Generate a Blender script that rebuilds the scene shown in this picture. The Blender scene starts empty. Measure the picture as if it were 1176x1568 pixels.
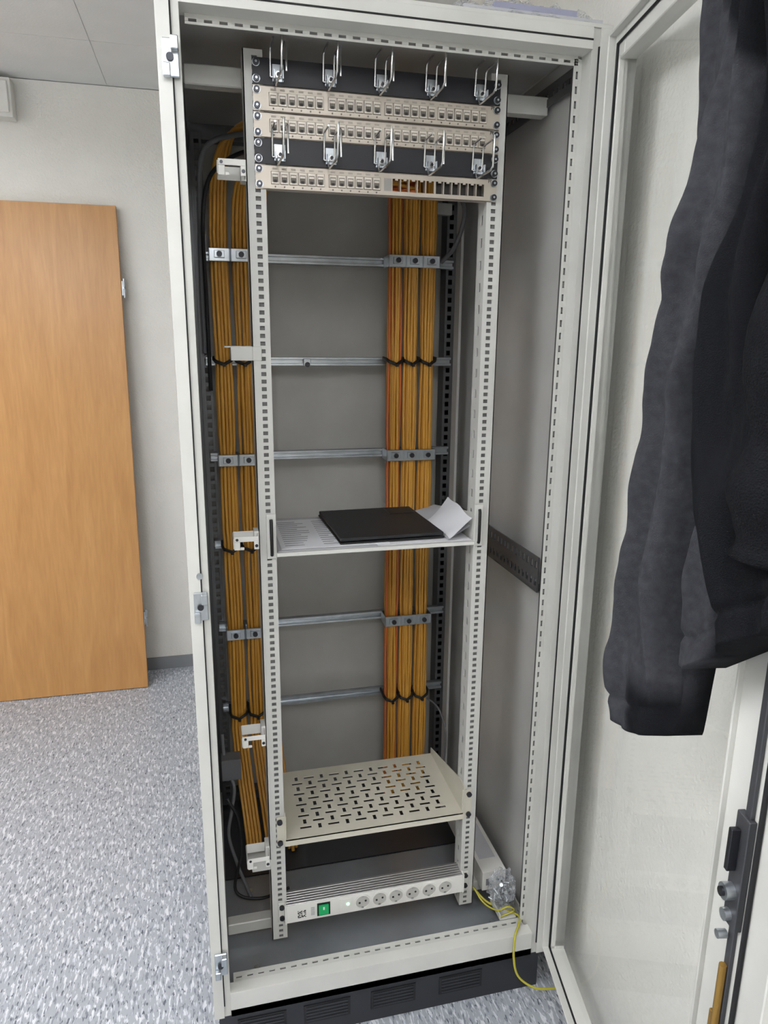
import bpy, bmesh, random
from math import *
from mathutils import Vector, Matrix, noise
random.seed(4)
scene=bpy.context.scene
scene.view_settings.view_transform='Standard'
scene.view_settings.look='None'
scene.view_settings.exposure=0.0

# ------------------------------------------------------------ materials
def lin(h):
    h=h.lstrip('#'); o=[]
    for i in (0,2,4):
        c=int(h[i:i+2],16)/255
        o.append(c/12.92 if c<=.04045 else ((c+.055)/1.055)**2.4)
    return (*o,1)
MATS={}
def mat(name,col,rough=.5,metal=0.,var=.06,scale=8,bump=0.,bscale=200,emit=None,spec=.5,coat=0):
    if name in MATS: return MATS[name]
    m=bpy.data.materials.new(name); m.use_nodes=True
    nt=m.node_tree; b=nt.nodes['Principled BSDF']
    c=lin(col)
    tc=nt.nodes.new('ShaderNodeTexCoord')
    n=nt.nodes.new('ShaderNodeTexNoise'); n.inputs['Scale'].default_value=scale; n.inputs['Detail'].default_value=4
    nt.links.new(tc.outputs['Object'],n.inputs['Vector'])
    r=nt.nodes.new('ShaderNodeValToRGB')
    r.color_ramp.elements[0].position=.3; r.color_ramp.elements[1].position=.7
    r.color_ramp.elements[0].color=(*[x*(1-var) for x in c[:3]],1)
    r.color_ramp.elements[1].color=(*[min(1,x*(1+var)) for x in c[:3]],1)
    nt.links.new(n.outputs['Fac'],r.inputs['Fac']); nt.links.new(r.outputs['Color'],b.inputs['Base Color'])
    b.inputs['Roughness'].default_value=rough; b.inputs['Metallic'].default_value=metal
    b.inputs['Specular IOR Level'].default_value=spec
    if coat: b.inputs['Coat Weight'].default_value=coat
    if bump:
        n2=nt.nodes.new('ShaderNodeTexNoise'); n2.inputs['Scale'].default_value=bscale; n2.inputs['Detail'].default_value=3
        nt.links.new(tc.outputs['Object'],n2.inputs['Vector'])
        bp=nt.nodes.new('ShaderNodeBump'); bp.inputs['Strength'].default_value=bump; bp.inputs['Distance'].default_value=.004
        nt.links.new(n2.outputs['Fac'],bp.inputs['Height']); nt.links.new(bp.outputs['Normal'],b.inputs['Normal'])
    if emit:
        b.inputs['Emission Color'].default_value=lin(emit[0]); b.inputs['Emission Strength'].default_value=emit[1]
    MATS[name]=m; return m
FRAME=mat('painted_frame','#c9c9c3',.38)
FRAME2=mat('painted_frame_light','#d3d3cd',.35)
PANEL=mat('side_panel_paint','#b6b6b3',.30,bump=.05,bscale=350)
BACK=mat('back_panel_paint','#bab9b4',.42)
RAIL=mat('rack_rail_paint','#c8c8c3',.4)
HOLEB=mat('rail_hole_backing','#6f6f6d',.6)
DARKST=mat('dark_steel','#55565a',.45,.6)
DARKSLOT=mat('slotted_strut_steel','#6d6e70',.4,.7)
GASK=mat('gasket_rubber','#17171a',.7)
BLACKP=mat('black_panel_paint','#191a21',.45)
NICK=mat('patch_panel_nickel','#bdb4a7',.38,.35)
MOD=mat('jack_module','#d3cbbf',.4,.2)
LABEL=mat('port_label','#a49d92',.6)
PORT=mat('jack_opening','#6b655c',.5)
PORTD=mat('jack_dark','#2e2b28',.6)
CHROME=mat('chrome_wire','#d8d8d8',.18,1.)
ZINC=mat('zinc_plated','#b9bfc4',.3,.9,var=.12,scale=30)
SCREW=mat('screw_dark','#3f4045',.35,.8)
ORANGE=mat('cable_orange','#dba244',.33,var=.05)
ORANGE2=mat('cable_red_orange','#d07038',.36,var=.05)
ORANGE3=mat('cable_orange_dark','#cd943c',.36,var=.05)
TIE=mat('cable_tie_black','#121212',.5)
WHITEP=mat('white_plastic','#e3e2dc',.4)
CREAM=mat('cream_shelf_paint','#cdc9b9',.4)
PAPER=mat('paper','#e6e7ea',.7)
PAPER2=mat('paper_grey','#c3c4c8',.6)
INK=mat('ink_grey','#8b8d92',.8)
TABLET=mat('tablet_case_black','#1a1c1f',.5,bump=.15,bscale=400)
TABLET2=mat('tablet_case_edge','#0e0f11',.35)
ALU=mat('brushed_aluminium','#b4b4b4',.35,.8)
BLANK=mat('blank_jack_insert','#9a9792',.4,.4)
BASE=mat('base_plate_steel','#8a8e92',.28,.25,var=.2,scale=6)
PLINTH=mat('plinth_black','#2b2d33',.5)
PLINTH2=mat('plinth_vent','#17181b',.6)
CABG=mat('cable_grey','#6c6d70',.5)
CABK=mat('cable_black','#1b1b1d',.5)
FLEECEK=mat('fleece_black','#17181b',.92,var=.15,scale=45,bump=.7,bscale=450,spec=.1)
WIREYG=mat('ground_wire_yellow','#b9b13a',.45)
GREEN=mat('switch_green','#0f7d4a',.3,emit=('#10b060',.35))
LED=mat('led_green','#80ffb0',.3,emit=('#60ffa0',10))
BRASS=mat('lock_rod_brass','#a5813f',.4,.6)

def fleece():
    m=bpy.data.materials.new('fleece_cloth'); m.use_nodes=True; nt=m.node_tree; b=nt.nodes['Principled BSDF']; L=nt.links.new
    at=nt.nodes.new('ShaderNodeAttribute'); at.attribute_name='lining'
    tc=nt.nodes.new('ShaderNodeTexCoord')
    n=nt.nodes.new('ShaderNodeTexNoise'); n.inputs['Scale'].default_value=90; n.inputs['Detail'].default_value=6
    r=nt.nodes.new('ShaderNodeValToRGB'); r.color_ramp.elements[0].position=.3; r.color_ramp.elements[1].position=.7
    r.color_ramp.elements[0].color=lin('#36373b'); r.color_ramp.elements[1].color=lin('#434448')
    mx=nt.nodes.new('ShaderNodeMixRGB'); mx.inputs['Color2'].default_value=lin('#17181b')
    L(tc.outputs['Object'],n.inputs['Vector']); L(n.outputs['Fac'],r.inputs['Fac']); L(r.outputs['Color'],mx.inputs['Color1']); L(at.outputs['Fac'],mx.inputs['Fac']); L(mx.outputs['Color'],b.inputs['Base Color'])
    n2=nt.nodes.new('ShaderNodeTexNoise'); n2.inputs['Scale'].default_value=700; n2.inputs['Detail'].default_value=3
    bp=nt.nodes.new('ShaderNodeBump'); bp.inputs['Strength'].default_value=.6; bp.inputs['Distance'].default_value=.002
    L(tc.outputs['Object'],n2.inputs['Vector']); L(n2.outputs['Fac'],bp.inputs['Height']); L(bp.outputs['Normal'],b.inputs['Normal'])
    b.inputs['Roughness'].default_value=.95; b.inputs['Specular IOR Level'].default_value=.1
    return m
FLEECE=fleece()
def wood():
    m=bpy.data.materials.new('beech_veneer'); m.use_nodes=True; nt=m.node_tree; b=nt.nodes['Principled BSDF']
    tc=nt.nodes.new('ShaderNodeTexCoord'); mp=nt.nodes.new('ShaderNodeMapping'); mp.inputs['Scale'].default_value=(9,9,.9)
    n=nt.nodes.new('ShaderNodeTexNoise'); n.inputs['Scale'].default_value=1.6; n.inputs['Detail'].default_value=8; n.inputs['Distortion'].default_value=1.2
    mp2=nt.nodes.new('ShaderNodeMapping'); mp2.inputs['Scale'].default_value=(120,120,6)
    n2=nt.nodes.new('ShaderNodeTexNoise'); n2.inputs['Scale'].default_value=1; n2.inputs['Detail'].default_value=4
    r=nt.nodes.new('ShaderNodeValToRGB'); e=r.color_ramp.elements
    e[0].position=.3;e[0].color=lin('#ba874f');e[1].position=.72;e[1].color=lin('#ca985e')
    mx=nt.nodes.new('ShaderNodeMixRGB'); mx.blend_type='MULTIPLY'; mx.inputs['Fac'].default_value=.18
    r2=nt.nodes.new('ShaderNodeValToRGB'); r2.color_ramp.elements[0].color=(.6,.5,.42,1); r2.color_ramp.elements[0].position=.35; r2.color_ramp.elements[1].position=.6
    L=nt.links.new
    L(tc.outputs['Object'],mp.inputs['Vector']);L(mp.outputs['Vector'],n.inputs['Vector']);L(n.outputs['Fac'],r.inputs['Fac'])
    L(tc.outputs['Object'],mp2.inputs['Vector']);L(mp2.outputs['Vector'],n2.inputs['Vector']);L(n2.outputs['Fac'],r2.inputs['Fac'])
    L(r.outputs['Color'],mx.inputs['Color1']);L(r2.outputs['Color'],mx.inputs['Color2']);L(mx.outputs['Color'],b.inputs['Base Color'])
    b.inputs['Roughness'].default_value=.34
    return m
WOOD=wood()
def floor_mat():
    m=bpy.data.materials.new('marbled_linoleum'); m.use_nodes=True; nt=m.node_tree; b=nt.nodes['Principled BSDF']; L=nt.links.new
    tc=nt.nodes.new('ShaderNodeTexCoord')
    def fleck(rot,sc,sx,lo,hi,off):
        mp=nt.nodes.new('ShaderNodeMapping'); mp.inputs['Rotation'].default_value=(0,0,rot); mp.inputs['Scale'].default_value=(sx,1,1); mp.inputs['Location'].default_value=(off,off,0)
        n=nt.nodes.new('ShaderNodeTexNoise'); n.inputs['Scale'].default_value=sc; n.inputs['Detail'].default_value=4; n.inputs['Distortion'].default_value=.3
        r=nt.nodes.new('ShaderNodeValToRGB'); r.color_ramp.elements[0].position=lo; r.color_ramp.elements[1].position=hi
        L(tc.outputs['Object'],mp.inputs['Vector']);L(mp.outputs['Vector'],n.inputs['Vector']);L(n.outputs['Fac'],r.inputs['Fac'])
        return r.outputs['Color']
    col=None
    c0=nt.nodes.new('ShaderNodeRGB'); c0.outputs[0].default_value=lin('#a4a9b0'); col=c0.outputs[0]
    for rot,sc,sx,lo,hi,off,cc in [(.25,30,4.2,.56,.62,0,'#d8dbdf'),(-.3,34,4.,.58,.64,5,'#7e848d'),(.5,38,4.,.57,.64,9,'#ccd0d6'),(0,48,3.6,.60,.66,13,'#565c66')]:
        mx=nt.nodes.new('ShaderNodeMixRGB'); L(fleck(rot,sc,sx,lo,hi,off),mx.inputs['Fac']); L(col,mx.inputs['Color1']); mx.inputs['Color2'].default_value=lin(cc); col=mx.outputs['Color']
    L(col,b.inputs['Base Color']); b.inputs['Roughness'].default_value=.33
    return m
def glass_mat():
    m=bpy.data.materials.new('door_glass'); m.use_nodes=True; nt=m.node_tree; L=nt.links.new
    for n in list(nt.nodes): nt.nodes.remove(n)
    o=nt.nodes.new('ShaderNodeOutputMaterial'); t=nt.nodes.new('ShaderNodeBsdfTransparent'); t.inputs[0].default_value=(.98,.99,.985,1)
    g=nt.nodes.new('ShaderNodeBsdfGlossy'); g.inputs['Roughness'].default_value=.03
    mx=nt.nodes.new('ShaderNodeMixShader'); mx.inputs[0].default_value=.09; L(t.outputs[0],mx.inputs[1]);L(g.outputs[0],mx.inputs[2]);L(mx.outputs[0],o.inputs[0])
    return m
def film_mat():
    m=bpy.data.materials.new('clear_plastic_film'); m.use_nodes=True; nt=m.node_tree; L=nt.links.new
    for n in list(nt.nodes): nt.nodes.remove(n)
    o=nt.nodes.new('ShaderNodeOutputMaterial'); t=nt.nodes.new('ShaderNodeBsdfTransparent')
    g=nt.nodes.new('ShaderNodeBsdfPrincipled'); g.inputs['Roughness'].default_value=.15; g.inputs['Base Color'].default_value=(.6,.62,.65,1)
    nz=nt.nodes.new('ShaderNodeTexNoise'); nz.inputs['Scale'].default_value=40
    mr=nt.nodes.new('ShaderNodeMapRange'); mr.inputs['From Min'].default_value=.35; mr.inputs['From Max'].default_value=.7; mr.inputs['To Min'].default_value=.08; mr.inputs['To Max'].default_value=.5
    L(nz.outputs['Fac'],mr.inputs['Value'])
    mx=nt.nodes.new('ShaderNodeMixShader'); L(mr.outputs[0],mx.inputs[0]);L(t.outputs[0],mx.inputs[1]);L(g.outputs[0],mx.inputs[2]);L(mx.outputs[0],o.inputs[0])
    return m
FLOORM=floor_mat(); GLASS=glass_mat(); FILM=film_mat()
WALLM=mat('painted_woodchip_wall','#e8e6df',.85,var=.02,bump=.55,bscale=130,spec=.2)
CEILM=mat('ceiling_board','#e6e8e7',.9,var=.02,bump=.15,bscale=120,spec=.1)

# ------------------------------------------------------------ builder
class B:
    def __init__(s): s.v=[];s.f=[];s.m=[];s.mats=[];s.sm=[]
    def mi(s,m):
        if m not in s.mats: s.mats.append(m)
        return s.mats.index(m)
    def add(s,vs,fs,m,smooth=False,M=None):
        o=len(s.v); s.v+=[tuple((M@Vector(v)) if M else v) for v in vs]
        k=s.mi(m)
        for f in fs: s.f.append([i+o for i in f]); s.m.append(k); s.sm.append(smooth)
    def box(s,x0,x1,y0,y1,z0,z1,m,M=None):
        vs=[(x,y,z) for x in (x0,x1) for y in (y0,y1) for z in (z0,z1)]
        s.add(vs,[(0,1,3,2),(4,6,7,5),(0,4,5,1),(2,3,7,6),(0,2,6,4),(1,5,7,3)],m,M=M)
    def tube(s,pts,r,m,n=8,cap=True,M=None,closed=False):
        pts=[Vector(p) for p in pts]; N=len(pts); vs=[];fs=[]
        up=None
        for i,p in enumerate(pts):
            if closed: t=(pts[(i+1)%N]-pts[i-1])
            else: t=(pts[min(i+1,N-1)]-pts[max(i-1,0)])
            t.normalize()
            if up is None: up=t.orthogonal().normalized()
            else:
                up=(up-t*up.dot(t))
                up=up.normalized() if up.length>1e-6 else t.orthogonal().normalized()
            b=t.cross(up); rr=r[i] if isinstance(r,(list,tuple)) else r
            for k in range(n):
                a=2*pi*k/n; vs.append(tuple(p+up*cos(a)*rr+b*sin(a)*rr))
        for i in range(N if closed else N-1):
            j=(i+1)%N
            for k in range(n):
                k2=(k+1)%n; fs.append((i*n+k,i*n+k2,j*n+k2,j*n+k))
        s.add(vs,fs,m,True,M)
        if cap and not closed:
            s.add(vs[:n],[tuple(range(n))[::-1]],m,M=M); s.add(vs[-n:],[tuple(range(n))],m,M=M)
    def cyl(s,p0,p1,r,m,n=14,M=None): s.tube([p0,p1],r,m,n,True,M)
    def ladder(s,x0,x1,z0,z1,y0,y1,pitch,hx0,hx1,hh,m,M=None,start=.5):
        s.box(x0,hx0,y0,y1,z0,z1,m,M); s.box(hx1,x1,y0,y1,z0,z1,m,M)
        z=z0; c=z0+pitch*start
        while c+hh/2<z1:
            s.box(hx0,hx1,y0,y1,z,c-hh/2,m,M); z=c+hh/2; c+=pitch
        s.box(hx0,hx1,y0,y1,z,z1,m,M)
    def build(s,name,parent=None,bevel=0,M=None,seg=2):
        me=bpy.data.meshes.new(name); me.from_pydata(s.v,[],s.f)
        for m in s.mats: me.materials.append(m)
        me.polygons.foreach_set('material_index',s.m); me.polygons.foreach_set('use_smooth',s.sm); me.update()
        ob=bpy.data.objects.new(name,me); scene.collection.objects.link(ob)
        if parent: ob.parent=parent
        if M: ob.matrix_world=M
        if bevel:
            b=ob.modifiers.new('bevel','BEVEL'); b.width=bevel; b.segments=seg; b.limit_method='ANGLE'; b.angle_limit=radians(50)
        return ob
def empty(name,loc=(0,0,0)):
    e=bpy.data.objects.new(name,None); scene.collection.objects.link(e); e.empty_display_size=.05
    return e
def axes(o,x,y,z):
    M=Matrix.Identity(4)
    for i,c in enumerate((x,y,z)):
        for r in range(3): M[r][i]=c[r]
    for r in range(3): M[r][3]=o[r]
    return M
def text(s,size,M,m,parent,name):
    cu=bpy.data.curves.new(name,'FONT'); cu.body=s; cu.size=size; cu.extrude=.0002; cu.align_x='CENTER'
    ob=bpy.data.objects.new(name,cu); scene.collection.objects.link(ob); cu.materials.append(m); ob.matrix_world=M; ob.parent=parent
    return ob
def smooth_pts(P,n=8):
    P=[Vector(p) for p in P]; o=[]
    for i in range(len(P)-1):
        p0=P[max(i-1,0)];p1=P[i];p2=P[i+1];p3=P[min(i+2,len(P)-1)]
        for k in range(n):
            t=k/n; o.append(.5*((2*p1)+(p2-p0)*t+(2*p0-5*p1+4*p2-p3)*t*t+(3*p1-p0-3*p2+p3)*t**3))
    o.append(P[-1]); return o

# ------------------------------------------------------------ room
XW0,XW1,YW0,YW1,H=-2.3,.875,-2.7,2.08,2.59
def room(name,bx,m):
    b=B(); b.box(*bx,m); return b.build(name)
room('floor',(XW0-.1,XW1+.1,YW0-.1,YW1+.1,-.1,0),FLOORM)
room('wall_back',(XW0-.1,XW1+.1,YW1,YW1+.1,0,H),WALLM)
room('wall_front',(XW0-.1,XW1+.1,YW0-.1,YW0,0,H),WALLM)
room('wall_left',(XW0-.1,XW0,YW0,YW1,0,H),WALLM)
room('wall_right',(XW1,XW1+.1,YW0,YW1,0,H),WALLM)
b=B(); b.box(XW0-.1,XW1+.1,YW0-.1,YW1+.1,H+.005,H+.1,CEILM)
xs=[XW0,-1.55,-.29,XW1]; ys=[YW0,-1.6,-.35,.9,1.62,YW1]
for i in range(len(xs)-1):
    for j in range(len(ys)-1):
        b.box(xs[i]+.001,xs[i+1]-.001,ys[j]+.001,ys[j+1]-.001,H+.002,H+.004,CEILM)
b.build('ceiling')
SKIRT=mat('baseboard_grey','#85888c',.5)
b=B(); b.box(XW0,XW1,YW1-.012,YW1,0,.06,SKIRT); b.build('baseboard_back')
b=B(); b.box(XW0,XW0+.012,YW0,YW1-.012,0,.06,SKIRT); b.build('baseboard_left')
LM=mat('lamp_diffuser','#ffffff',.5,emit=('#fafaff',14.0))
for i,(x0,x1,y0,y1) in enumerate([(-1.1,-.72,-1.5,.2),(-1.85,-1.45,-.2,1.0),(-.1,.35,-2.4,-1.5)]):  # unseen lamps, hung below the ceiling so they brighten it as well
    e=empty('unseen_pendant_light' if i==0 else 'unseen_pendant_light.%03d'%i)
    b=B(); b.box(x0,x1,y0,y1,H-.19,H-.16,LM); b.build('diffuser',e)
    b=B(); b.box(x0-.015,x0,y0-.015,y1+.015,H-.195,H-.155,FRAME2); b.box(x1,x1+.015,y0-.015,y1+.015,H-.195,H-.155,FRAME2)
    b.box(x0,x1,y0-.015,y0,H-.195,H-.155,FRAME2); b.box(x0,x1,y1,y1+.015,H-.195,H-.155,FRAME2)
    for yy in (y0-.008,y1+.008): b.cyl(((x0+x1)/2,yy,H-.16),((x0+x1)/2,yy,H),.002,ZINC,6)
    b.build('trim_frame',e)
e=empty('wall_junction_box')
b=B(); b.box(-.95,-.642,YW1-.07,YW1,2.43,2.572,WHITEP); b.box(-.94,-.652,YW1-.078,YW1-.07,2.445,2.56,WHITEP); b.build('housing',e,.006)
e=empty('door_1')
lean=atan2(.155,2.13)
ex=(1,0,0); ez=(0,sin(lean),cos(lean)); ey=(0,cos(lean),-sin(lean))
M=axes((-.284,1.882,.003),ex,ey,ez)
b=B(); b.box(-.99,-.004,0,.024,0,2.130,WOOD,M); b.box(-.99,-.016,.0241,.040,0,2.115,WOOD,M); b.build('leaf',e,.0015)
b=B()
for z in (1.80,.33):
    b.cyl((.006,.020,z-.04),(.006,.020,z-.002),.006,ZINC,12,M); b.cyl((.006,.020,z+.004),(.006,.020,z+.04),.006,ZINC,12,M); b.box(-.004,.006,.016,.020,z-.03,z+.03,ZINC,M)
b.build('hinge_pins',e)

# ------------------------------------------------------------ cabinet
cab=empty('server_cabinet')
ZB,ZT=.110,2.14
W,D=.8,.8
MY=axes((0,0,0),(0,0,1),(1,0,0),(0,1,0))
MX=axes((0,0,0),(0,0,1),(0,1,0),(1,0,0))
MXh=axes((0,0,0),(0,1,0),(0,0,1),(1,0,0))
MR=axes((0,0,0),(0,1,0),(1,0,0),(0,0,1))
b=B()
for sx in (0,1):
    def X(a,c): return (a,c) if sx==0 else (W-c,W-a)
    b.box(*X(0,.022),0,.05,ZB,ZT,FRAME2); b.box(*X(.022,.037),.004,.05,ZB,ZT,FRAME)
    b.box(*X(.0205,.0245),.0015,.01,ZB+.03,ZT-.03,GASK)
    b.box(*X(.006,.03),.05,.065,ZB,ZT,FRAME)
    if sx:
        x0,x1=X(.037,.053)
        b.ladder(x0,x1,ZB+.05,ZT-.04,.038,.040,.025,x0+.005,x0+.0095,.013,FRAME)
        b.ladder(x0,x1,ZB+.05,ZT-.04,.040,.041,.0125,x0+.005,x0+.0095,.004,HOLEB)
    xx=.030 if sx==0 else W-.033
    b.ladder(.05,.085,ZB+.05,ZT-.04,xx,xx+.003,.025,.062,.070,.013,DARKSLOT,M=MR)
    b.box(*X(0,.04),D-.06,D,ZB,ZT,DARKSLOT)
    x0,x1=X(.04,.066)
    b.ladder(x0,x1,ZB+.03,ZT-.04,D-.08,D-.078,.025,x0+.007,x1-.007,.014,DARKSLOT)
    b.box(*X(.064,.066),D-.078,D-.03,ZB+.03,ZT-.04,DARKSLOT)
    b.box(*X(.036,.04),D-.08,D-.03,ZB+.03,ZT-.04,DARKSLOT)
b.box(.037,W-.037,0,.05,ZT-.036,ZT,FRAME2)
b.box(.037,W-.037,-.001,.01,ZT-.022,ZT-.019,GASK)
b.box(.037,W-.037,0,.028,ZB,.174,FRAME2)
b.box(.037,W-.037,.0,.05,ZB,ZB+.018,FRAME)
b.box(0,W,D-.05,D,ZT-.05,ZT,DARKSLOT); b.box(0,W,D-.05,D,ZB,ZB+.05,DARKSLOT)
b.ladder(ZT-.052,ZT-.036,.045,W-.045,.038,.040,.025,ZT-.048,ZT-.0435,.013,FRAME,M=MX)
b.ladder(.028,.056,.045,W-.045,.168,.171,.025,.040,.045,.013,FRAME,M=MXh)
b.box(.045,W-.045,.038,.047,.165,.1655,HOLEB)
for xx in (.03,W-.034):
    b.ladder(2.06,2.10,.05,D-.05,xx,xx+.004,.025,2.075,2.085,.014,DARKSLOT,M=MY)
    b.ladder(.135,.175,.05,D-.05,xx,xx+.004,.025,.150,.160,.014,FRAME,M=MY)
b.build('frame',cab,.0015,seg=1)
b=B()
b.box(.004,.012,.05,D-.01,ZB+.01,ZT-.01,PANEL); b.build('side_panel_left',cab)
b=B()
b.box(W-.022,W-.002,.05,D-.01,ZB+.01,ZT-.01,PANEL); b.build('side_panel_right',cab)
b=B(); b.box(.02,W-.02,D-.012,D,ZB+.03,ZT-.02,BACK); b.build('back_panel',cab)
b=B(); b.box(0,W,0,D,ZT,ZT+.006,FRAME2); b.box(.03,W-.03,.05,D-.03,ZT-.012,ZT,PANEL); b.build('roof',cab)
b=B(); b.box(.02,W-.02,.05,.40,.124,.128,BASE); b.box(.02,W-.02,.404,D-.02,.126,.130,DARKST)  # rear plate is darker: shadow under the shelf put into its colour
for x,y in ((.10,.10),(.70,.10),(.10,.35),(.70,.35)): b.cyl((x,y,.128),(x,y,.130),.006,ZINC)
b.build('base_plate',cab)
b=B(); b.box(.01,W-.01,.012,.03,0,ZB,PLINTH); b.box(.01,.03,.03,D-.01,0,ZB,PLINTH); b.box(W-.03,W-.01,.03,D-.01,0,ZB,PLINTH); b.box(.01,W-.01,D-.03,D-.01,0,ZB,PLINTH)
for x0 in (.05,.2,.36,.53):
    b.box(x0,x0+.11,.010,.012,.035,.085,PLINTH2)
    for k in range(5): b.box(x0+.006,x0+.104,.0085,.010,.040+k*.009,.044+k*.009,PLINTH)
b.build('plinth',cab)
b=B()
for z in (2.022,1.09,.26):
    b.box(.008,.034,-.006,0,z-.028,z+.028,ZINC); b.box(.022,.034,-.02,-.006,z+.008,z+.028,ZINC); b.box(.008,.020,-.016,-.006,z-.03,z-.01,ZINC)
    b.cyl((.02,-.011,z),(.02,-.004,z),.006,SCREW)
b.cyl((.021,-.004,1.15),(.021,0,1.15),.006,ZINC)
b.build('latch_keepers',cab,.0015,seg=1)
b=B()
b.ladder(1.04,1.08,.06,D-.06,W-.052,W-.049,.022,1.052,1.068,.012,DARKSLOT,M=MY)
b.ladder(1.08,1.12,.06,D-.06,W-.052,W-.049,.022,1.092,1.108,.012,DARKSLOT,M=MY)
b.box(W-.052,W-.024,.06,D-.06,1.038,1.041,DARKSLOT)
b.build('side_strut',cab)
b=B()
YR=.136
for z0,z1 in ((2.045,2.08),(.150,.180)):
    b.box(.037,.16,YR+.05,YR+.08,z0,z1,FRAME); b.box(.64,W-.03,YR+.05,YR+.08,z0,z1,FRAME)
b.box(.16,.64,YR+.05,YR+.075,.165,.172,DARKST)
b.build('mounting_beams',cab,.002,seg=1)
b=B()
Z0,Z1=.163,2.096
P=.04445/3
b.ladder(.142,.176,Z0,Z1,YR,YR+.002,P,.158,.168,.0080,RAIL)
b.box(.150,.172,YR+.004,YR+.005,Z0,Z1,HOLEB)
b.box(.142,.144,YR,YR+.05,Z0,Z1,RAIL)
b.ladder(.624,.658,Z0,Z1,YR,YR+.002,P,.632,.642,.0080,RAIL)
b.box(.626,.650,YR+.004,YR+.005,Z0,Z1,HOLEB)
b.box(.656,.658,YR,YR+.05,Z0,Z1,RAIL)
b.ladder(YR,YR+.045,Z0,Z1,.622,.624,.04445,YR+.018,YR+.028,.018,RAIL,M=MR)
b.ladder(YR,YR+.045,Z0,Z1,.176,.178,.04445,YR+.018,YR+.028,.018,RAIL,M=MR)
b.build('rack_rails',cab)
CZ=[1.798,1.528,1.265,1.01,.753,.49]
b=B()
for z in CZ:
    b.box(.05,.75,.700,.716,z-.012,z-.005,ZINC); b.box(.05,.75,.700,.716,z+.005,z+.012,ZINC)
    b.box(.05,.75,.712,.718,z-.012,z+.012,ZINC)
b.box(.315,.335,.690,.700,CZ[1]-.012,CZ[1]+.008,ZINC); b.cyl((.325,.684,CZ[1]-.008),(.325,.70,CZ[1]-.008),.007,SCREW)
b.build('cable_support_rails',cab,.001,seg=1)
b=B(); b.box(.735,.742,.60,.64,.2,2.0,PANEL); b.box(.62,.74,.70,.72,1.93,1.96,FRAME); b.build('rear_strut',cab)
b=B(); b.box(.10,.142,YR-.002,YR+.002,1.545,1.572,RAIL); b.box(.10,.102,YR,YR+.06,1.545,1.572,RAIL); b.box(.088,.142,YR,YR+.06,1.570,1.573,RAIL); b.box(.142,.160,YR-.002,YR,1.545,1.572,RAIL)
b.box(.10,.145,YR-.002,YR+.002,.365,.392,RAIL); b.box(.10,.102,YR,YR+.06,.365,.392,RAIL); b.box(.088,.142,YR,YR+.06,.390,.393,RAIL)
b.build('rail_angle_brackets',cab,.001)

# ------------------------------------------------------------ cables
def bundle(b,xc,yc,zt,zb,w,n=7,rows=3,top=None,mats=None,amp=.0015,bot=None):
    r=w/n/2*.97
    for i in range(n):
        for j in range(rows):
            if (j==0 and (i==0 or i==n-1)): continue
            ph=random.random()*6; m=random.choice(mats or [ORANGE,ORANGE,ORANGE3])
            x=xc-w/2+w*(i+.5)/n; y=yc+(j-rows/2)*r*1.7+ (.004 if i in(0,n-1) else 0)
            pts=[]
            N=34
            for k in range(N+1):
                z=zt+(zb-zt)*k/N
                pinch=min(abs(z-c) for c in CZ); pf=1-.12*exp(-(pinch/.03)**2)
                pts.append((xc+(x-xc)*pf+amp*sin(z*9+ph),y+amp*sin(z*7+ph*2),z))
            if top:
                pts=[(p[0]+x-xc,p[1]+y-yc,p[2]+(x-xc)*.9) for p in top]+pts
            if bot:
                pts=pts+[(p[0]+x,p[1]+y,p[2]) for p in bot]
            b.tube(pts,r,m,10)
e=empty('orange_cable_bundle')
b=B()
top1=smooth_pts([(.32,.26,1.95),(.24,.34,2.01),(.17,.44,2.05),(.125,.54,2.045),(.104,.62,1.98),(.098,.655,1.90)],3)
top2=smooth_pts([(.34,.24,1.93),(.27,.34,1.97),(.21,.44,2.0),(.175,.54,2.0),(.157,.61,1.95),(.152,.655,1.87)],3)
bot=[(.002,-.02,.38),(.008,-.06,.31),(.016,-.12,.24),(.022,-.17,.18),(.024,-.19,.135)]
bundle(b,.097,.668,1.85,.44,.046,n=5,top=top1,bot=bot); bundle(b,.152,.668,1.82,.44,.046,n=5,top=top2,bot=bot)
bundle(b,.206,.672,1.80,.44,.03,n=3,top=[(p[0]+.05,p[1],p[2]-.02) for p in top2],bot=bot)
b.build('cables',e)
b=B()
for x in (.569,.616,.665):
    bundle(b,x,.665,2.05,.14,.0415,n=5,mats=[ORANGE,ORANGE3,ORANGE2] if x<.6 else [ORANGE,ORANGE,ORANGE3])
e2=empty('orange_cable_bundle.001')
b.build('cables',e2)
b=B()
for k in range(24):
    y=.17+.012*(k%4); z=1.880+.009*(k//4)+.004*(k%4)
    pts=[(.38+.02*i,y+.004*sin(i+k),z+.004*sin(i*1.3+k)) for i in range(6)]+[(.495,y+.03,z+.02),(.52,y+.12,z+.07),(.56,.42,2.02+.003*k),(.60+.004*k,.62,2.06),(.60+.003*k,.67,2.03)]
    b.tube(smooth_pts(pts,2),.0036,random.choice([ORANGE,ORANGE2,ORANGE3]),7)
b.build('harness',e2)
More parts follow.
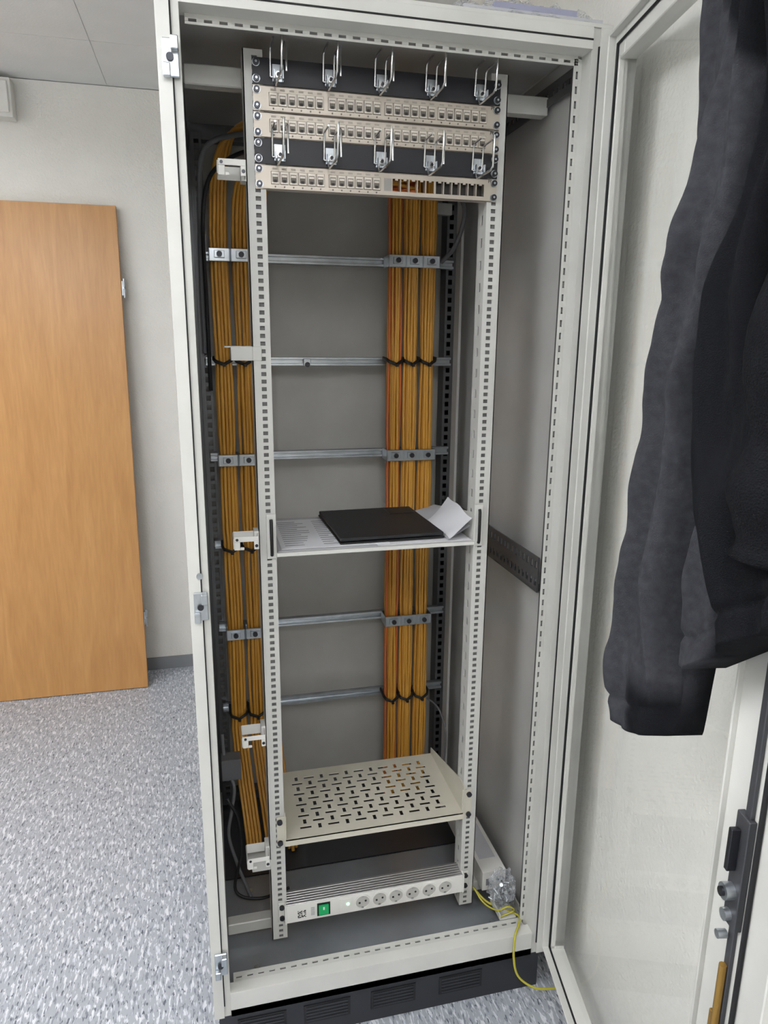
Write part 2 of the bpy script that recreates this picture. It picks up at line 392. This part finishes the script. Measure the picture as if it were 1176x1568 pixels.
def clamps(e,xs):
    b=B()
    for zi,z in enumerate(CZ):
        for x,w in xs:
            if zi%2==0:
                b.box(x-w/2-.001,x+w/2+.001,.640,.645,z-.017,z+.015,ZINC)
                b.box(x-w/2-.003,x-w/2-.001,.640,.70,z-.017,z+.015,ZINC); b.box(x+w/2+.001,x+w/2+.003,.640,.70,z-.017,z+.015,ZINC)
                b.box(x-.013,x+.013,.634,.640,z-.009,z+.009,ZINC)
                b.cyl((x,.628,z),(x,.634,z),.007,SCREW)
            else:
                for dz in (0,.0035):
                    pts=[(x-w/2-.002,.70,z+.008+dz),(x-w/2-.003,.66,z+.006+dz),(x-w/2+.002,.643,z+dz),(x,.6385,z-.008+dz),(x+w/2-.004,.643,z+.003+dz),(x+w/2+.003,.66,z+.008+dz),(x+w/2+.002,.70,z+.010+dz)]
                    b.tube(pts,.0035,TIE,6)
                b.box(x-.004,x+.004,.630,.640,z-.012,z-.003,TIE)
    b.build('clamps_and_ties',e,.001,seg=1)
clamps(e,[(.097,.048),(.152,.048)]); clamps(e2,[(.569,.044),(.616,.044),(.665,.044)])
b=B()
b.tube(smooth_pts([(.05,.70,1.55),(.05,.66,1.75),(.055,.55,1.92),(.065,.48,1.99),(.10,.45,2.02),(.20,.4,2.03)]),.006,CABG,8)
b.tube(smooth_pts([(.06,.70,1.45),(.06,.66,1.70),(.06,.55,1.86),(.08,.5,1.95),(.14,.45,1.99),(.22,.4,2.0)]),.005,CABK,8)
b.tube(smooth_pts([(.045,.45,.55),(.05,.42,.47),(.07,.4,.42),(.06,.38,.36),(.05,.36,.3),(.07,.34,.22),(.10,.3,.15)]),.0045,CABG,8)
b.tube(smooth_pts([(.05,.35,.42),(.075,.33,.37),(.08,.32,.28),(.06,.3,.18),(.12,.28,.16),(.2,.3,.16)]),.004,CABK,8)
b.tube(smooth_pts([(.70,.70,1.97),(.72,.62,1.97),(.735,.58,1.92),(.72,.6,1.84),(.70,.66,1.80)]),.006,CABG,8)
b.tube(smooth_pts([(.69,.66,.47),(.71,.6,.46),(.72,.56,.40),(.715,.55,.3)]),.003,CABG,8)
b.box(.04,.09,.40,.44,.44,.50,CABG)
b.build('interior_cables',cab)

# ------------------------------------------------------------ patch panels
U=.04445; PT=2.083; PX0,PX1=.1587,.6413
def screws(b,z0):
    for x in (.1655,.6345):
        for z in (z0+.009,z0+U-.009):
            b.cyl((x,YR-.0025,z),(x,YR-.0045,z),.0070,ZINC,14); b.cyl((x,YR-.0045,z),(x,YR-.009,z),.0058,SCREW,10)
            b.cyl((x,YR-.009,z),(x,YR-.0094,z),.0022,ZINC,6)
groups=[.195,.305,.414,.520]
def patch(name,z0,label,filled):
    e=empty(name)
    b=B(); y0,y1=YR-.0025,YR-.0005
    b.box(PX0,PX1,y0,y1,z0+U-.0115,z0+U-.0008,NICK); b.box(PX0,PX1,y0,y1,z0+.0008,z0+.0100,NICK)
    x=PX0; hp=.0172
    holes=[]
    for g in groups:
        for k in range(6): holes.append(g-.0075+hp*k)
    for h in holes:
        b.box(x,h,y0,y1,z0+.0100,z0+U-.0115,NICK); x=h+.0158
    b.box(x,PX1,y0,y1,z0+.0100,z0+U-.0115,NICK)
    b.box(PX0+.012,PX1-.012,y0,YR+.014,z0+U-.0022,z0+U-.001,NICK)
    b.box(PX0+.012,PX1-.012,y0,YR+.014,z0+.001,z0+.0022,NICK)
    screws(b,z0)
    b.build('faceplate',e)
    b=B()
    for i,h in enumerate(holes):
        if i>=filled: continue
        zc=z0+.0215
        b.box(h+.0008,h+.0150,y0-.0014,y1+.02,zc-.0106,zc+.0106,MOD)
        b.box(h+.0024,h+.0134,y0-.0020,y0-.0012,zc-.0074,zc+.0064,PORT)
        b.box(h+.0048,h+.0110,y0-.0024,y0-.0018,zc-.0082,zc-.0036,PORTD)
        b.box(h+.0032,h+.0126,y0-.0026,y0-.0018,zc+.0012,zc+.0048,MOD)
        b.box(h+.0034,h+.0124,y0-.0005,y0,z0+U-.0088,z0+U-.0056,LABEL)
        b.cyl((h+.0079,y0-.001,z0+.0060),(h+.0079,y0+.0002,z0+.0060),.0016,PORT,8)
    if filled<24:
        h=holes[12]; b.box(h,h+.0158,y0,y1+.012,z0+.0100,z0+.0330,BLANK)
        for k,h in enumerate(holes[13:]):
            b.box(h-.0016,h-.0002,y1,y1+.012,z0+.0100,z0+.033,NICK)
            if k>=5: b.box(h,h+.0158,y1+.012,y1+.014,z0+.0085,z0+.036,PORTD)  # dark sheets added behind the open ports in place of shade inside
            b.box(h+.005,h+.0108,y0,y1,z0+.030,z0+.033,NICK)
    b.build('jack_modules',e)
    text(label,.0085,axes((PX1-.0085-.004,YR-.0030,z0+.036),(1,0,0),(0,0,1),(0,-1,0)),PORTD,e,'label')
patch('patch_panel',PT-2*U,'PP1',24); patch('patch_panel.001',PT-3*U,'PP2',24); patch('patch_panel.002',PT-5*U,'PP3',12)
def manager(name,z0):
    e=empty(name)
    b=B(); b.box(PX0,PX1,YR-.0025,YR-.0005,z0+.0005,z0+U-.0005,BLACKP)
    b.box(PX0+.012,PX1-.012,YR-.0005,YR+.012,z0+.0005,z0+.002,BLACKP); screws(b,z0); b.build('faceplate',e)
    b=B()
    for x in (.205,.302,.400,.500,.600):
        zc=z0+U/2
        b.box(x-.010,x+.010,YR-.005,YR-.0025,zc-.016,zc+.012,ZINC)
        b.box(x-.009,x-.007,YR-.020,YR-.005,zc-.015,zc-.001,ZINC); b.box(x+.007,x+.009,YR-.020,YR-.005,zc-.015,zc-.001,ZINC)
        b.cyl((x,YR-.011,zc-.006),(x,YR-.005,zc-.006),.006,CHROME,6); b.cyl((x,YR-.014,zc-.006),(x,YR-.011,zc-.006),.003,SCREW,8)
        h0,h1,d=zc-.026,zc+.036,.086
        L=[(x-.006,YR-.007,zc-.010),(x-.006,YR-.010,h0+.004),(x-.005,YR-.016,h0),(x-.003,YR-d+.008,h0+.002),(x-.002,YR-d,h0+.008),(x,YR-d,h1-.006),(x,YR-d+.002,h1)]
        b.tube(L,.0020,CHROME,8)
        L=[(x-.014,YR-.007,zc-.010),(x-.014,YR-.010,zc+.02),(x-.014,YR-.012,h1-.002),(x-.013,YR-.018,h1+.002),(x-.012,YR-.050,h1+.003)]
        b.tube(L,.0020,CHROME,8)
        L=[(x+.006,YR-.007,zc-.008),(x+.006,YR-.010,zc+.01),(x+.006,YR-.012,h1-.006),(x+.007,YR-.018,h1-.001),(x+.009,YR-.050,h1),(x+.010,YR-.056,h1-.004),(x+.010,YR-.056,h0+.012)]
        b.tube(L,.0020,CHROME,8)
        b.tube([(x-.014,YR-.0075,zc-.010),(x+.006,YR-.0075,zc-.010)],.0018,CHROME,8)
    b.build('wire_rings',e)
manager('cable_management_panel',PT-U); manager('cable_management_panel.001',PT-4*U)

def guide(name,z):
    e=empty(name)
    b=B(); y0=YR-.035
    b.box(.132,.142,YR-.004,YR+.03,z-.016,z+.016,WHITEP)
    b.box(.090,.140,y0,y0+.002,z+.003,z+.014,WHITEP); b.box(.090,.102,y0,y0+.002,z-.014,z+.003,WHITEP); b.box(.130,.140,y0,y0+.002,z-.014,z+.003,WHITEP)
    b.box(.102,.110,y0,y0+.002,z-.014,z-.008,WHITEP)
    b.box(.088,.090,y0,YR+.02,z-.012,z+.011,WHITEP); b.box(.090,.14,YR+.018,YR+.02,z-.012,z+.012,WHITEP)
    b.box(.138,.140,y0,YR,z-.014,z+.013,WHITEP)
    b.cyl((.096,y0-.001,z+.008),(.096,y0+.003,z+.008),.003,SCREW,8); b.cyl((.135,y0-.001,z-.006),(.135,y0+.003,z-.006),.0035,SCREW,8)
    b.build('bracket',e,.0015)
guide('cable_guide_bracket',1.889); guide('cable_guide_bracket.001',1.180); guide('cable_guide_bracket.002',.727); guide('cable_guide_bracket.003',.415)

# ------------------------------------------------------------ perforated shelf
def flanges(b,X0,X1,Y0,Y1,zs,m,h=.075):
    for x,xx in ((X0-.002,X0),(X1,X1+.002)):
        vs=[(q,y,z) for q in (x,xx) for y,z in ((Y0,zs-.016),(Y0,zs+h),(Y0+.03,zs+h+.003),(Y1,zs+.018),(Y1,zs-.002))]
        b.add(vs,[(0,1,2,3,4),(9,8,7,6,5),(0,5,6,1),(1,6,7,2),(2,7,8,3),(3,8,9,4),(4,9,5,0)],m)
e=empty('perforated_shelf')
b=B(); zs=.442; X0,X1,Y0,Y1=.180,.620,.128,.40
hx0,hx1,hy0,hy1=.215,.590,.155,.375
b.box(X0,X1,Y0,hy0,zs-.002,zs,CREAM); b.box(X0,X1,hy1,Y1,zs-.002,zs,CREAM); b.box(X0,hx0,hy0,hy1,zs-.002,zs,CREAM); b.box(hx1,X1,hy0,hy1,zs-.002,zs,CREAM)
nr,nc=10,11
cw,ch=(hx1-hx0)/nc,(hy1-hy0)/nr
for r in range(nr):
    for c in range(nc):
        x0=hx0+c*cw; y0=hy0+r*ch; x1=x0+cw; y1=y0+ch
        if (r+c)%2==0: a0,a1,c0,c1=x0+cw*.10,x1-cw*.10,y0+ch*.30,y1-ch*.30
        else: a0,a1,c0,c1=x0+cw*.38,x1-cw*.38,y0+ch*.08,y1-ch*.08
        b.box(x0,a0,y0,y1,zs-.002,zs,CREAM); b.box(a1,x1,y0,y1,zs-.002,zs,CREAM); b.box(a0,a1,y0,c0,zs-.002,zs,CREAM); b.box(a0,a1,c1,y1,zs-.002,zs,CREAM)
b.box(X0,X1,Y0,Y0+.002,zs-.016,zs,CREAM)
flanges(b,X0,X1,Y0,Y1,zs,CREAM)
for x0,x1 in ((.160,.182),(.618,.642)):
    b.box(x0,x1,YR-.004,YR-.001,zs-.016,zs+.062,CREAM)
for x in (.167,.635):
    for z in (zs-.006,zs+.05): b.cyl((x,YR-.004,z),(x,YR-.009,z),.0065,SCREW)
b.build('tray',e)

# ------------------------------------------------------------ document shelf with papers and tablet
e=empty('rack_tray_shelf')
zm=1.146
b=B(); b.box(.178,.622,.130,.43,zm-.002,zm,RAIL); b.box(.178,.622,.128,.130,zm-.008,zm,FRAME2)
for x in (.158,.622):
    b.box(x,x+.02,YR-.004,YR-.001,zm-.012,zm+.085,FRAME2)
    b.tube([(x+.010,YR-.006,zm-.004),(x+.010,YR-.009,zm+.002),(x+.010,YR-.009,zm+.068),(x+.010,YR-.006,zm+.074)],.0035,TIE,8)
flanges(b,.178,.621,.130,.43,zm,FRAME2,.060)
b.build('tray',e,.0008,seg=1)
e=empty('printed_documents')
b=B()
b.box(.182,.40,.136,.425,zm+.0005,zm+.0015,PAPER2); b.box(.40,.618,.140,.42,zm+.0005,zm+.0015,PAPER)
b.box(.19,.43,.150,.40,zm+.0018,zm+.0028,PAPER)
for k in range(13):
    y=.17+k*.017
    for s0,s1 in ((.20,.20+random.uniform(.03,.07)),(.285,.285+random.uniform(.02,.06))): b.box(s0,s1,y,y+.004,zm+.0028,zm+.0031,INK)
b.build('sheets',e)
e=empty('curled_paper')
b=B()
def sheet(b,x0,x1,y0,y1,fz,m,n=14,k=10,shear=0):
    vs=[];fs=[]
    for i in range(n+1):
        for j in range(k+1):
            u=i/n;v=j/k; vs.append((x0+(x1-x0)*u+shear*v,y0+(y1-y0)*v,fz(u,v)))
    for i in range(n):
        for j in range(k):
            a=i*(k+1)+j; fs.append((a,a+k+1,a+k+2,a+1))
    b.add(vs,fs,m,True)
sheet(b,.564,.617,.145,.42,lambda u,v: zm+.004+.040*u**1.5*(.8-.3*v)+.003*sin(7*v+4*u),PAPER2)
sheet(b,.566,.618,.138,.31,lambda u,v: zm+.007+.060*u**1.2*(.75+.25*v)+.003*sin(9*v+3*u),PAPER)
b.build('sheets',e)
e=empty('tablet_in_case')
T=Matrix.Translation((.436,.292,zm+.0035))@Matrix.Rotation(.03,4,'Z')
b=B(); b.box(-.122,.122,-.135,.135,0,.0045,TABLET2,T); b.box(-.120,.120,-.133,.133,.0055,.014,TABLET,T)
b.build('case',e,.003,seg=3)
b=B(); b.box(.045,.112,.055,.118,.0142,.0152,TABLET2,T); b.box(.047,.110,.057,.116,.0148,.0158,TABLET,T); b.build('pocket_flap',e,.001)

# ------------------------------------------------------------ power strip
e=empty('rack_power_strip')
b=B(); a0,a1,z0,z1,y0=.176,.624,.214,.266,.122
b.box(a0,a1,y0+.002,y0+.048,z0,z1,ALU)
for k in range(5): b.box(a0,a1,y0+.008+k*.008,y0+.010+k*.008,z1,z1+.0012,ALU)
b.box(a0,a1,y0,y0+.002,z0+.001,z1-.001,WHITEP)
b.box(a0-.004,a0,y0-.001,y0+.049,z0-.001,z1+.001,WHITEP); b.box(a1,a1+.004,y0-.001,y0+.049,z0-.001,z1+.001,WHITEP)
for x0,x1 in ((.158,a0),(a1,.642)): b.box(x0,x1,YR-.004,YR-.001,z0,z1,FRAME2)
for x in (.166,.634):
    for z in (z0+.012,z1-.010): b.cyl((x,YR-.004,z),(x,YR-.009,z),.006,SCREW)
b.build('housing',e,.0012,seg=1)
b=B()
def disc_ring(b,x,z,ri,ro,y,m,n=28,dy=.002):
    vs=[];fs=[]
    for k in range(n):
        a=2*pi*k/n
        for rr,yy in ((ri,y+dy),(ri,y-.0015),(ro,y-.0015),(ro,y+dy)): vs.append((x+rr*cos(a),yy,z+rr*sin(a)))
    for k in range(n):
        q=(k+1)%n
        for c in range(3): fs.append((k*4+c,k*4+c+1,q*4+c+1,q*4+c))
    b.add(vs,fs,m,False)
zc=(z0+z1)/2
WP2=mat('socket_inner','#b9b8b2',.5)
for x in (.363,.406,.448,.491,.534,.577):
    disc_ring(b,x,zc,.0172,.0203,y0,WHITEP,dy=.004)
    b.cyl((x,y0-.0003,zc),(x,y0+.001,zc),.0174,WP2,24)
    for s in (-1,1): b.cyl((x+s*.0075,y0-.0010,zc+s*.002),(x+s*.0075,y0+.001,zc+s*.002),.0026,SCREW,10)
    b.box(x-.003,x+.003,y0-.0015,y0,zc+.0135,zc+.0172,ALU); b.box(x-.003,x+.003,y0-.0015,y0,zc-.0172,zc-.0135,ALU)
b.build('sockets',e)
b=B(); b.box(.250,.282,y0-.001,y0,zc-.018,zc+.018,CABK); b.box(.254,.278,y0-.005,y0-.001,zc-.013,zc+.013,GREEN); b.box(.264,.268,y0-.0055,y0-.005,zc+.001,zc+.009,WHITEP); b.build('rocker_switch',e,.001)
b=B(); b.box(.305,.335,y0-.001,y0,zc-.016,zc+.016,WHITEP); b.cyl((.326,y0-.002,zc+.002),(.326,y0-.0005,zc+.002),.0034,LED,12)
rr=random.Random(3)
for i in range(9):
    for j in range(9):
        if rr.random()<.55 or (i in(0,8) and j in (0,8)): b.box(.203+i*.0022,.205+i*.0022,y0-.0008,y0,zc-.014+j*.0022,zc-.012+j*.0022,CABK)
for k in range(6): b.box(.236-.001,.244,y0-.0006,y0,zc-.012+k*.004,zc-.0108+k*.004,INK)
b.build('indicator_and_label',e)

# ------------------------------------------------------------ things at the bottom right
e=empty('long_carton_box')
b=B(); b.box(.690,.755,.15,.50,.181,.235,WHITEP); b.box(.700,.745,.20,.45,.235,.2355,PAPER2); b.box(.70,.72,.1495,.1505,.195,.215,INK); b.build('carton',e,.002)
e=empty('bag_of_screws')
bm=bmesh.new(); bmesh.ops.create_icosphere(bm,subdivisions=5,radius=1)
for v in bm.verts:
    n=noise.noise(v.co*2.3)*.35+noise.noise(v.co*5)*.22+noise.noise(v.co*11)*.08
    v.co=Vector((v.co.x*.032,v.co.y*.028,v.co.z*.052))*(1+n)
me=bpy.data.meshes.new('bag_film'); bm.to_mesh(me); bm.free(); me.materials.append(FILM)
ob=bpy.data.objects.new('bag_film',me); scene.collection.objects.link(ob); ob.location=(.725,.100,.225); ob.parent=e
b=B()
for k in range(60):
    c=Vector((.725+random.gauss(0,.012),.100+random.gauss(0,.009),.208+random.gauss(0,.016))); d=Vector((random.gauss(0,1),random.gauss(0,1),random.gauss(0,1))).normalized()*.007
    b.cyl(c-d,c+d,.0025,ZINC if k%3 else SCREW,7); b.cyl(c+d,c+d*1.3,.0048,ZINC,7)
b.build('screws',e)
e=empty('ground_wire')
b=B()
b.tube(smooth_pts([(.66,.16,.20),(.69,.12,.175),(.73,.08,.175),(.75,.05,.18),(.735,.02,.183),(.715,-.005,.178),(.708,-.02,.13),(.718,-.03,.085),(.755,-.045,.058),(.80,-.05,.05),(.825,-.05,.048)]),.0028,WIREYG,8)
b.tube(smooth_pts([(.665,.14,.20),(.68,.11,.18),(.70,.07,.19),(.72,.055,.21),(.74,.06,.19),(.70,.06,.178)]),.0022,WIREYG,8)
b.build('wire',e)
e=empty('metal_bracket')
b=B(); b.box(.70,.745,.055,.12,.172,.176,FRAME); b.box(.70,.703,.055,.12,.172,.19,FRAME); b.build('plate',e,.001)

e=empty('plastic_packet')
b=B()
def crump(b,x0,x1,y0,y1,z,h,m,seed):
    n=26; vs=[];fs=[]
    for i in range(n+1):
        for j in range(n+1):
            u=i/n;v=j/n; edge=min(1,8*min(u,1-u,v,1-v))
            q=noise.noise(Vector((u*5+seed,v*5,seed)))*.6+noise.noise(Vector((u*12,v*12+seed,0)))*.3
            vs.append((x0+(x1-x0)*u,y0+(y1-y0)*v,z+edge*h*(.7+q)+.001))
    for i in range(n):
        for j in range(n):
            a=i*(n+1)+j; fs.append((a,a+n+1,a+n+2,a+1))
    b.add(vs,fs,m,False)
crump(b,.50,.68,.012,.25,ZT+.008,.040,FILM,1); crump(b,.60,.79,.015,.3,ZT+.010,.050,FILM,4)
b.box(.52,.79,.02,.28,ZT+.006,ZT+.020,PAPER2); b.box(.58,.74,.025,.2,ZT+.0205,ZT+.032,mat('violet_card','#a3a5bb',.6)); b.build('packets',e)

# ------------------------------------------------------------ glass door (open)
al=radians(10.5)
ed=(-sin(al),-cos(al),0); en=(-cos(al),sin(al),0)
MD=axes((.818,-.004,0),ed,en,(0,0,1))
dz0,dz1=.125,2.13; DW=.79
b=B()
T0,T1=-.012,.012
b.box(0,.050,T0,T1,dz0,dz1,FRAME2,MD)
b.box(0,.004,T0,.026,dz0,dz1,FRAME2,MD); b.box(.020,.024,T1,T1+.005,dz0+.02,dz1-.02,GASK,MD); b.box(.046,.050,T0,.020,dz0+.05,dz1-.05,FRAME,MD)
b.box(.640,DW,T0,T1,dz0,dz1,FRAME2,MD); b.box(DW-.004,DW,T0,.026,dz0,dz1,FRAME2,MD); b.box(.640,.644,T0,.020,dz0+.05,dz1-.05,FRAME,MD)
b.box(.052,.640,T0,T1,dz0,dz0+.045,FRAME2,MD); b.box(.0,DW,T0,.026,dz0,dz0+.004,FRAME2,MD); b.box(.05,.64,T0,.020,dz0+.042,dz0+.046,FRAME,MD)
b.box(.052,.640,T0,T1,dz1-.055,dz1,FRAME2,MD); b.box(.0,DW,T0,.026,dz1-.004,dz1,FRAME2,MD); b.box(.05,.64,T0,.020,dz1-.056,dz1-.052,FRAME,MD)
b.box(.02,DW-.02,T1,T1+.005,dz0+.02,dz0+.024,GASK,MD); b.box(.02,DW-.02,T1,T1+.005,dz1-.024,dz1-.020,GASK,MD)
b.box(.720,.726,T1,T1+.006,dz0+.02,dz1-.02,GASK,MD)
b.build('door_frame',cab,.0015,seg=1)
b=B(); b.add([(.046,0,dz0+.04),(.645,0,dz0+.04),(.645,0,dz1-.05),(.046,0,dz1-.05)],[(0,1,2,3)],GLASS,M=MD); b.build('door_glass',cab)
b=B()
b.box(.694,.706,T1,T1+.006,.25,2.0,DARKST,MD)
b.cyl((.700,T1+.01,.5),(.700,T1+.01,.80),.005,BRASS,10,MD)
b.box(.684,.712,T1,T1+.010,.86,1.02,DARKST,MD); b.cyl((.696,T1+.010,.91),(.696,T1+.022,.91),.011,ZINC,18,MD); b.cyl((.696,T1+.022,.91),(.696,T1+.026,.91),.006,SCREW,12,MD)
b.box(.690,.698,T1+.010,T1+.022,.94,1.00,SCREW,MD); b.cyl((.696,T1+.010,.845),(.696,T1+.022,.845),.006,ZINC,12,MD)
b.box(.690,.702,T1+.006,T1+.014,.62,.72,BRASS,MD)
b.cyl((.696,T1+.008,.875),(.696,T1+.018,.875),.008,ZINC,12,MD)
b.build('lock_rods',cab,.001,seg=1)
b=B()
for z in (.3,1.1,1.95):
    b.cyl((.812,-.006,z-.04),(.812,-.006,z+.04),.007,ZINC)
b.build('hinges',cab)

# ------------------------------------------------------------ jacket
e=empty('fleece_jacket')
def interp(T,z):
    T=sorted(T)
    if z<=T[0][0]: return T[0][1]
    for (a,va),(c,vc) in zip(T,T[1:]):
        if z<=c:
            t=(z-a)/(c-a); t=t*t*(3-2*t); return va+(vc-va)*t
    return T[-1][1]
left=[(1.00,.45),(1.04,.434),(1.10,.424),(1.27,.428),(1.50,.442),(1.60,.460),(1.70,.480),(1.85,.472),(2.0,.462),(2.12,.47)]
def hem(s):
    if s<.56: return 1.032+.02*max(0,(s-.47)/.09)**2+.03*max(0,(.47-s)/.05)**2
    if s<.592: return 1.052+.015*(s-.56)/.032
    t=min(1,(s-.592)/.015); t=t*t*(3-2*t)
    return 1.067+t*.115+max(0,s-.625)*.75
N,K=170,190
ztop=2.12
def jp(u,v,front):
    s1=.88
    s=.42+(s1-.42)*u
    zb=hem(s); z=ztop+(zb-ztop)*v
    l=interp(left,z); s=l+(s1-l)*u
    zb=hem(s); z=ztop+(zb-ztop)*v
    edg=min(1,u*11)**.5*min(1,(1-u)*9)**.5
    wob=noise.noise(Vector((u*2.2,z*1.6,3)))
    ph=6.28*(3.6*u+1.3*(2.1-z)*(.42-u)+.42*wob)
    f=.5+.5*sin(ph+.8); f=f*f*(3-2*f)
    deep=(.30+.70*min(1,max(0,(2.15-z)/.45)))
    fold=(.036*f+.010*sin(2.1*ph+1+2*wob))*deep
    body=.026+.030*sin(pi*min(1,u*1.1+.05))
    crease=.016*noise.noise(Vector((u*5+z*2.5,z*4-u*5,9)))+.009*noise.noise(Vector((u*12-z*3,z*8+u*4,2)))+.002*noise.noise(Vector((u*28+z*10,z*20,5)))
    tuck=.016*exp(-((s-.597)/.010)**2)*(1 if z<1.40 else exp(-((z-1.40)/.15)**2))
    hemr=-.006*exp(-((z-zb-.040)/.006)**2)
    if front: d=.030+(body+fold+crease*1.5-tuck*2+hemr)*edg
    else: d=.030-.004*edg
    return s,d,z
def lining(s,z):
    lim=(.655 if z<1.85 else .655-(z-1.85)*1.1)+.020*sin(z*7)
    a=min(1,max(0,(s-lim+.012)/.024))
    if z<1.15: a=max(a,min(1,max(0,(s-(.53+ (1.15-z)*.1)+.01)/.02))*min(1,max(0,(1.15-z)/.04)))
    return a
vs=[];fs=[];at=[]
for fr in (True,False):
    for i in range(N+1):
        for j in range(K+1):
            s,d,z=jp(i/N,j/K,fr); vs.append(MD@Vector((s,d,z))); at.append(lining(s,z) if fr else 1.0)
o=(N+1)*(K+1)
g=lambda i,j:i*(K+1)+j
for i in range(N):
    for j in range(K):
        fs.append((g(i,j),g(i,j+1),g(i+1,j+1),g(i+1,j)))
        fs.append((o+g(i,j),o+g(i+1,j),o+g(i+1,j+1),o+g(i,j+1)))
for j in range(K):
    fs.append((g(0,j),o+g(0,j),o+g(0,j+1),g(0,j+1))); fs.append((g(N,j),g(N,j+1),o+g(N,j+1),o+g(N,j)))
for i in range(N):
    fs.append((g(i,0),g(i+1,0),o+g(i+1,0),o+g(i,0))); fs.append((g(i,K),o+g(i,K),o+g(i+1,K),g(i+1,K)))
me=bpy.data.meshes.new('jacket_body'); me.from_pydata([tuple(v) for v in vs],[],fs); me.materials.append(FLEECE)
a=me.attributes.new('lining','FLOAT','POINT'); a.data.foreach_set('value',at)
me.polygons.foreach_set('use_smooth',[True]*len(fs)); me.update()
ob=bpy.data.objects.new('jacket_body',me); scene.collection.objects.link(ob); ob.parent=e
b=B()
sp=smooth_pts([(.80,.06,2.08),(.80,.08,2.0),(.795,.085,1.85),(.785,.085,1.7),(.775,.085,1.55),(.77,.08,1.43),(.768,.078,1.37)],6); rr=[.042+.006*sin(i*.9)+.010*noise.noise(Vector((i*.4,0,0))) for i in range(len(sp))]
rr[-1]=.030
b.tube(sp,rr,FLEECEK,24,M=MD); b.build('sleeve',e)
b=B()
zp=[MD@Vector((interp(left,z)-.002,.034,z)) for z in [2.11-.02*i for i in range(48)]]
b.tube(zp,.003,CABK,6)
for i in range(0,260):
    z=2.10-i*.0036; p=MD@Vector((interp(left,z)-.004,.036,z)); b.box(p.x-.0015,p.x+.0015,p.y-.001,p.y+.001,p.z-.0008,p.z+.0008,DARKST)
p=MD@Vector((.410,.04,1.15))
b.cyl(p+Vector((0,0,.0)),p+Vector((0,0,-.035)),.006,CABK,8); b.cyl(p+Vector((0,0,-.04)),p+Vector((.002,0,-.09)),.0035,CABK,8); b.box(p.x-.006,p.x+.006,p.y-.003,p.y+.003,p.z,p.z+.02,SCREW)
b.build('zipper',e)
b=B(); b.box(.62,.645,-.016,-.013,2.0,2.135,ZINC,MD); b.box(.62,.645,-.016,.03,2.133,2.137,ZINC,MD); b.box(.62,.645,.027,.03,2.08,2.135,ZINC,MD); b.build('over_door_hook',e)

# ------------------------------------------------------------ camera
cx,cy,cz,yaw,pit,rol,f=0.05523,-1.31674,1.58380,0.24111,0.23649,0.00836,1.08247
d=Vector((sin(yaw),cos(yaw),0)); r=Vector((cos(yaw),-sin(yaw),0)); z=Vector((0,0,1))
fw=d*cos(pit)-z*sin(pit); up=d*sin(pit)+z*cos(pit)
r2=r*cos(rol)+up*sin(rol); u2=-r*sin(rol)+up*cos(rol)
cd=bpy.data.cameras.new('camera'); co=bpy.data.objects.new('camera',cd); scene.collection.objects.link(co)
co.matrix_world=axes((cx,cy,cz),r2,u2,-fw)
cd.sensor_fit='HORIZONTAL'; cd.sensor_width=36; cd.lens=f*1000/1176*36; cd.clip_start=.02
scene.camera=co
w=bpy.data.worlds.new('world'); scene.world=w; w.use_nodes=True; w.node_tree.nodes['Background'].inputs[0].default_value=(.8,.85,.9,1); w.node_tree.nodes['Background'].inputs[1].default_value=.5
